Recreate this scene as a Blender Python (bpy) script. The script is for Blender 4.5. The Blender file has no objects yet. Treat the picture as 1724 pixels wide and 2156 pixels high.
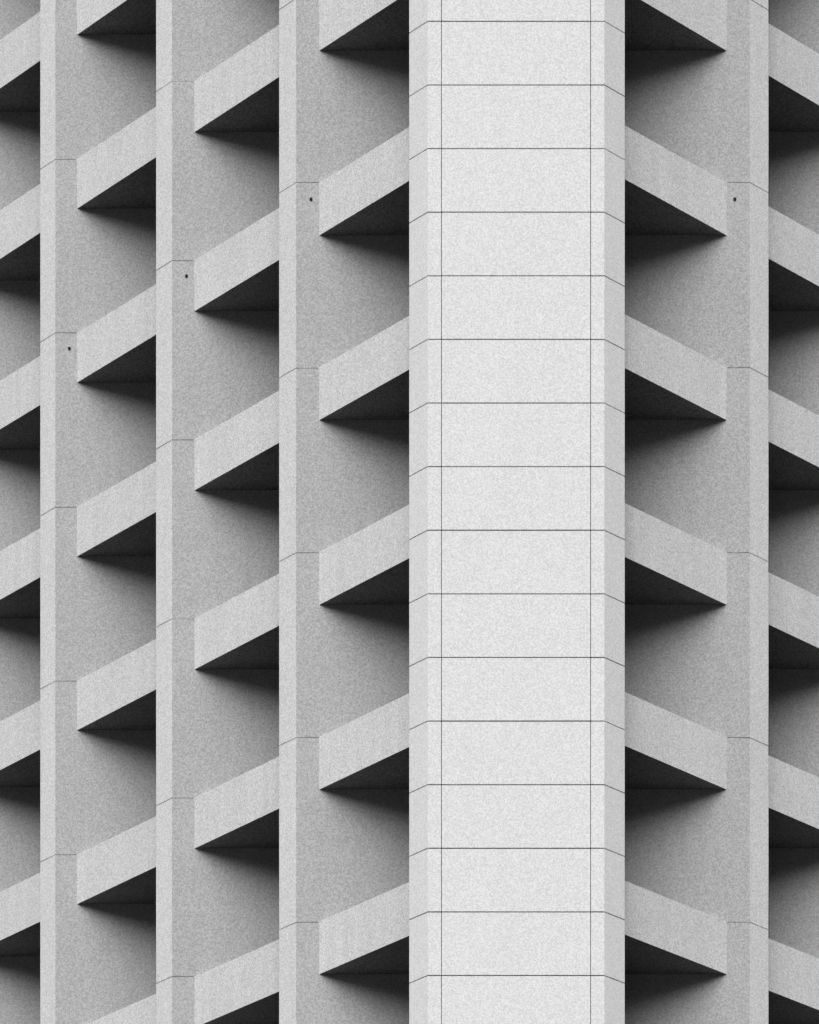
import bpy, bmesh, math, random
from mathutils import Vector
random.seed(4)
H=3.1; EYE=1.6
CX=-1.130; FY=23.78
P=0.766; NU=8; NF=20
sc=bpy.context.scene
sc.view_settings.view_transform='Standard'; sc.view_settings.look='None'; sc.view_settings.exposure=0

def pt(u,v): return ((CX+u)*H,(FY+v)*H)
def zz(h): return EYE+h*H

# ---------- materials ----------
def mat(name,base,grain=0.25,streak=0.06,blotch=0.06,rough=0.9,bump=0.2,cell=0.017):
    m=bpy.data.materials.new(name); m.use_nodes=True
    nt=m.node_tree; N=nt.nodes; L=nt.links
    b=N['Principled BSDF']; b.inputs['Roughness'].default_value=rough
    b.inputs['Specular IOR Level'].default_value=0.15
    g=N.new('ShaderNodeNewGeometry')
    rot=N.new('ShaderNodeMapping'); rot.inputs['Rotation'].default_value=(.61,.43,.87)
    L.new(g.outputs['Position'],rot.inputs['Vector'])
    def noise(scale,det,ro,src,sx=1,sy=1,sz=1):
        mp=N.new('ShaderNodeMapping'); mp.inputs['Scale'].default_value=(sx,sy,sz)
        L.new(src,mp.inputs['Vector'])
        n=N.new('ShaderNodeTexNoise'); n.inputs['Scale'].default_value=scale
        n.inputs['Detail'].default_value=det; n.inputs['Roughness'].default_value=ro
        L.new(mp.outputs[0],n.inputs['Vector']); return n
    def rng(out,amp,lo=0.3,hi=0.7):
        r=N.new('ShaderNodeMapRange'); r.clamp=True
        r.inputs['From Min'].default_value=lo; r.inputs['From Max'].default_value=hi
        r.inputs['To Min'].default_value=1-amp; r.inputs['To Max'].default_value=1+amp
        L.new(out,r.inputs['Value']); return r
    # fine sand grain: one random value per grain-sized cell
    sc1=N.new('ShaderNodeVectorMath'); sc1.operation='SCALE'; sc1.inputs['Scale'].default_value=1/cell
    L.new(rot.outputs[0],sc1.inputs[0])
    fl=N.new('ShaderNodeVectorMath'); fl.operation='FLOOR'; L.new(sc1.outputs[0],fl.inputs[0])
    wn=N.new('ShaderNodeTexWhiteNoise'); wn.noise_dimensions='3D'; L.new(fl.outputs[0],wn.inputs['Vector'])
    n2=noise(1.0,3,0.6,g.outputs['Position'],5,5,0.25); n3=noise(0.7,4,0.6,rot.outputs[0]); nb=noise(60,2,.7,rot.outputs[0])
    r1=rng(wn.outputs['Value'],grain,0,1); r2=rng(n2.outputs[0],streak); r3=rng(n3.outputs[0],blotch)
    m1=N.new('ShaderNodeMath'); m1.operation='MULTIPLY'; L.new(r1.outputs[0],m1.inputs[0]); L.new(r2.outputs[0],m1.inputs[1])
    m2=N.new('ShaderNodeMath'); m2.operation='MULTIPLY'; L.new(m1.outputs[0],m2.inputs[0]); L.new(r3.outputs[0],m2.inputs[1])
    m3=N.new('ShaderNodeMath'); m3.operation='MULTIPLY'; L.new(m2.outputs[0],m3.inputs[0]); m3.inputs[1].default_value=base
    m3.use_clamp=True
    c=N.new('ShaderNodeCombineColor')
    for i in range(3): L.new(m3.outputs[0],c.inputs[i])
    L.new(c.outputs[0],b.inputs['Base Color'])
    if bump:
        bp=N.new('ShaderNodeBump'); bp.inputs['Strength'].default_value=bump; bp.inputs['Distance'].default_value=0.006
        L.new(nb.outputs[0],bp.inputs['Height']); L.new(bp.outputs[0],b.inputs['Normal'])
    return m
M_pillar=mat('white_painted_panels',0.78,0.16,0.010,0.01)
M_cham=mat('white_paint_lit_chamfer',0.85,0.13,0.010,0.01)  # same white paint as the pillar, lightened so chamfers look better lit
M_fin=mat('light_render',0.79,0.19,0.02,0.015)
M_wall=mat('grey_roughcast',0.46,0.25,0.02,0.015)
M_band=mat('pale_concrete',0.76,0.22,0.045,0.02)
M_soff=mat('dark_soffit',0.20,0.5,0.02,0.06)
M_ret=mat('shade_darkened_faces',0.06,0.4,0.02,0.02)  # colour darkened on returns, parapet backs and slab tops to deepen the shade
M_joint=mat('dark_joint',0.02,0.1,0,0)
M_seal=mat('grey_sealant',0.26,0.3,0.3,0.3)
M_seal2=mat('pale_sealant',0.44,0.3,0.3,0.3)
M_ground=mat('asphalt',0.04,0.3,0,0.2,cell=.03)
M_pave=mat('paving',0.06,0.2,0,0.15,cell=.03)
M_frame=mat('dark_frame',0.06,0.05,0,0)
M_glass=bpy.data.materials.new('window_glass'); M_glass.use_nodes=True
b=M_glass.node_tree.nodes['Principled BSDF']; b.inputs['Base Color'].default_value=(.02,.02,.02,1); b.inputs['Roughness'].default_value=.12

def empty(name):
    e=bpy.data.objects.new(name,None); sc.collection.objects.link(e); return e
tower=empty('concrete_apartment_tower')

class MB:
    def __init__(s): s.bm=bmesh.new()
    def prism(s,poly,z0,z1,mi=0,down=None,sides={},up=None):
        bm=s.bm
        a=[bm.verts.new((x,y,z0)) for x,y in poly]; t=[bm.verts.new((x,y,z1)) for x,y in poly]
        n=len(poly); fs=[]
        area=sum(poly[i][0]*poly[(i+1)%n][1]-poly[(i+1)%n][0]*poly[i][1] for i in range(n))
        ccw=area>0
        for i in range(n):
            j=(i+1)%n
            f=[a[i],a[j],t[j],t[i]]
            if not ccw: f.reverse()
            fs.append(bm.faces.new(f))
        bt=list(reversed(a)) if ccw else a
        tp=t if ccw else list(reversed(t))
        fb=bm.faces.new(bt); ft=bm.faces.new(tp)
        for f in fs+[fb,ft]: f.material_index=mi
        for i,m in sides.items(): fs[i].material_index=m
        if down is not None: fb.material_index=down
        if up is not None: ft.material_index=up
    def done(s,name,mats,parent=tower):
        me=bpy.data.meshes.new(name); s.bm.to_mesh(me); s.bm.free()
        for m in mats: me.materials.append(m)
        o=bpy.data.objects.new(name,me); sc.collection.objects.link(o)
        if parent: o.parent=parent
        return o

Cu=lambda k:1.103+k*P
Cv=lambda k:0.789+k*P
BW=0.125; CH=0.102
TOP=20.45
# ---- main body, staircase plan
side=[]
for k in range(NU):
    side+= [(Cu(k)+BW,Cv(k)),(Cu(k)+BW+CH,Cv(k)+CH),(Cu(k)+BW+CH,Cv(k+1))]
vb=Cv(NU)+0.8
side=side[:-1]+[(side[-1][0],vb)]
poly=[pt(u,v) for u,v in side]+[pt(-u,v) for u,v in reversed(side)]
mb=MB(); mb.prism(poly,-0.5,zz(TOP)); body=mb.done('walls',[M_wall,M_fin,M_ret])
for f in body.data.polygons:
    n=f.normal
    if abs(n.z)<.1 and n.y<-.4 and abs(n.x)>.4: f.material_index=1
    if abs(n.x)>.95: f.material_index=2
# ---- corner pillar
JU=0.391; g=0.0018; PB=0.80; SB=.547
mb=MB()
mb.prism([pt(*p) for p in [(-.455,.008),(.455,.008),(.556,.110),(.538,.81),(-.538,.81),(-.556,.110)]],-0.4,zz(TOP)+.1)
mb.done('corner_pillar_core',[M_joint])
mb=MB(); gh=0.010
j0=9.256-9-1.0/3
hs=[j0+i/3 for i in range(0,62)]
for i in range(len(hs)-1):
    z0=zz(hs[i])+gh; z1=zz(hs[i+1])-gh
    if z1>zz(TOP)+.3: break
    if i==0: z0=0
    r=lambda: random.uniform(-.0006,.0006)
    d=r()
    mb.prism([pt(*p) for p in [(-JU+g,d),(JU-g,d),(JU-g,PB),(-JU+g,PB)]],z0,z1)
    for s in (-1,1):
        d=r()
        mb.prism([pt(s*a,c+d) for a,c in [(JU+g,0),(.463,0),(.567,.104),(SB,PB),(JU+g,PB)]],z0,z1)
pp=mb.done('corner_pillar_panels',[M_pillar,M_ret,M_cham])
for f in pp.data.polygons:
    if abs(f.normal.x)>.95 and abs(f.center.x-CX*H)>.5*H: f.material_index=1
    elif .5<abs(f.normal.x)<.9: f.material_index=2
# ---- parapets, slabs, seals, spouts, windows
mp=MB(); ms=MB(); mj=MB(); mw=MB(); msp=MB()
PH=0.285
for s in (-1,1):
    for k in range(NU):
        cu,cv=Cu(k),Cv(k)
        iu = .553 if k==0 else Cu(k-1)+BW+CH
        iv = cv-(cu-iu)
        t=.07
        for n in range(0,NF):
            h=n+.57
            q=lambda u,v: pt(s*u,v)
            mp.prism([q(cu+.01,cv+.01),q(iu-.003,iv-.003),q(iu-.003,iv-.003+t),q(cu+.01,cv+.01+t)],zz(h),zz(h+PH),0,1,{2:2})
            si=iu-.008 if k==0 else iu-.003
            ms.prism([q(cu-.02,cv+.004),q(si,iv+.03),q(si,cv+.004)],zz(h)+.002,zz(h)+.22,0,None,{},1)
            zj=zz(h+PH)+random.uniform(-.012,.012); e=.0012; w=random.uniform(.004,.006)
            mj.prism([q(cu+.004,cv+.004),q(cu+.004,cv-e),q(cu+BW+.0005,cv-e),q(cu+BW+CH+e,cv+CH-.0005),q(cu+BW+CH-.01,cv+CH+.01),q(cu+BW,cv+.01)],zj-w,zj+w,random.choice([0,0,1]),None,{2:1})
            if k>0:
                ru=iu; v0=iv+.09; v1=cv-.05
                zb=zz(h)+.24; zt=zz(h)+2.35
                o=.006; ft=.018
                mw.prism([q(ru+.0,v0),q(ru+.004,v0),q(ru+.004,v1),q(ru+.0,v1)],zb,zt,1)
                for a,c in ((v0,v0+ft),(v1-ft,v1),((v0+v1)/2-ft/2,(v0+v1)/2+ft/2)):
                    mw.prism([q(ru,a),q(ru+o,a),q(ru+o,c),q(ru,c)],zb,zt,0)
                for za,zc in ((zb-.05,zb),(zt,zt+.05)):
                    mw.prism([q(ru,v0),q(ru+o,v0),q(ru+o,v1),q(ru,v1)],za,zc,0)
        for hh in (13.765,):
            c=pt(s*(cu+.044),cv); R=.026
            pl=[(c[0]+R*math.cos(a),R*math.sin(a)) for a in [i*math.pi/5 for i in range(10)]]
            va=[msp.bm.verts.new((x,c[1]-.015,zz(hh)+z)) for x,z in pl]
            vb2=[msp.bm.verts.new((x,c[1]+.02,zz(hh)+z)) for x,z in pl]
            msp.bm.faces.new(va)
            for i in range(10): msp.bm.faces.new([va[i],vb2[i],vb2[(i+1)%10],va[(i+1)%10]])
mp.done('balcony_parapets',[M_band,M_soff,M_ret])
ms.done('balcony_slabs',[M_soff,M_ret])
mj.done('wall_joints',[M_seal,M_seal2])
mw.done('windows',[M_frame,M_glass])
msp.done('overflow_spouts',[M_joint])
# roof coping and plant room
mb=MB()
mb.prism([pt(u*1.0,v+.3) for u,v in side[2:]]+[pt(-u,v+.3) for u,v in reversed(side[2:])],zz(TOP)+.001,zz(TOP)+.5)
mb.prism([pt(*p) for p in [(-2,3),(2,3),(2,6),(-2,6)]],zz(TOP)+.51,zz(TOP)+3.4)
mb.done('roof',[M_band])
# ---- ground
mb=MB(); S=3000
mb.bm.faces.new([mb.bm.verts.new(p) for p in [(-S,-S,0),(S,-S,0),(S,S,0),(-S,S,0)]])
mb.done('ground',[M_ground],None)
mb=MB(); mb.prism([(-45,62),(38,62),(38,112),(-45,112)],-.1,.13); mb.done('pavement',[M_pave],None)

# ---- light
EL=math.radians(46); AZ=math.radians(6)
sd=Vector((-math.sin(AZ)*math.cos(EL),-math.cos(AZ)*math.cos(EL),math.sin(EL)))
l=bpy.data.lights.new('sun','SUN'); l.energy=3.0; l.angle=math.radians(62); l.color=(1,1,1)
lo=bpy.data.objects.new('sun',l); sc.collection.objects.link(lo)
lo.rotation_euler=sd.to_track_quat('Z','Y').to_euler(); lo.location=(0,0,90)
w=bpy.data.worlds.new('World'); sc.world=w; w.use_nodes=True
nt=w.node_tree; bg=nt.nodes['Background']
sky=nt.nodes.new('ShaderNodeTexSky'); sky.sky_type='NISHITA'; sky.sun_disc=False
sky.sun_elevation=EL; sky.sun_rotation=math.atan2(sd.x,sd.y)
bw=nt.nodes.new('ShaderNodeRGBToBW'); nt.links.new(sky.outputs[0],bw.inputs[0])
# overcast dome: dull towards the horizon, brighter overhead
tc=nt.nodes.new('ShaderNodeTexCoord'); sx=nt.nodes.new('ShaderNodeSeparateXYZ'); nt.links.new(tc.outputs['Generated'],sx.inputs[0])
mr=nt.nodes.new('ShaderNodeMapRange'); mr.interpolation_type='SMOOTHSTEP'
mr.inputs['From Min'].default_value=.12; mr.inputs['From Max'].default_value=.65
mr.inputs['To Min'].default_value=.02; mr.inputs['To Max'].default_value=1.6
nt.links.new(sx.outputs['Z'],mr.inputs['Value'])
mu=nt.nodes.new('ShaderNodeMath'); mu.operation='MULTIPLY'
nt.links.new(bw.outputs[0],mu.inputs[0]); nt.links.new(mr.outputs[0],mu.inputs[1])
nt.links.new(mu.outputs[0],bg.inputs['Color'])
bg.inputs['Strength'].default_value=0.12

cam=bpy.data.cameras.new('camera'); co=bpy.data.objects.new('camera',cam); sc.collection.objects.link(co)
co.location=(0,0,EYE); co.rotation_euler=(math.radians(90),0,0)
cam.sensor_fit='AUTO'; cam.sensor_width=36; cam.lens=9550/2155*36
cam.shift_x=(862-1540)/2155; cam.shift_y=(5770-1077.5)/2155
cam.clip_start=.5; cam.clip_end=8000
sc.camera=co
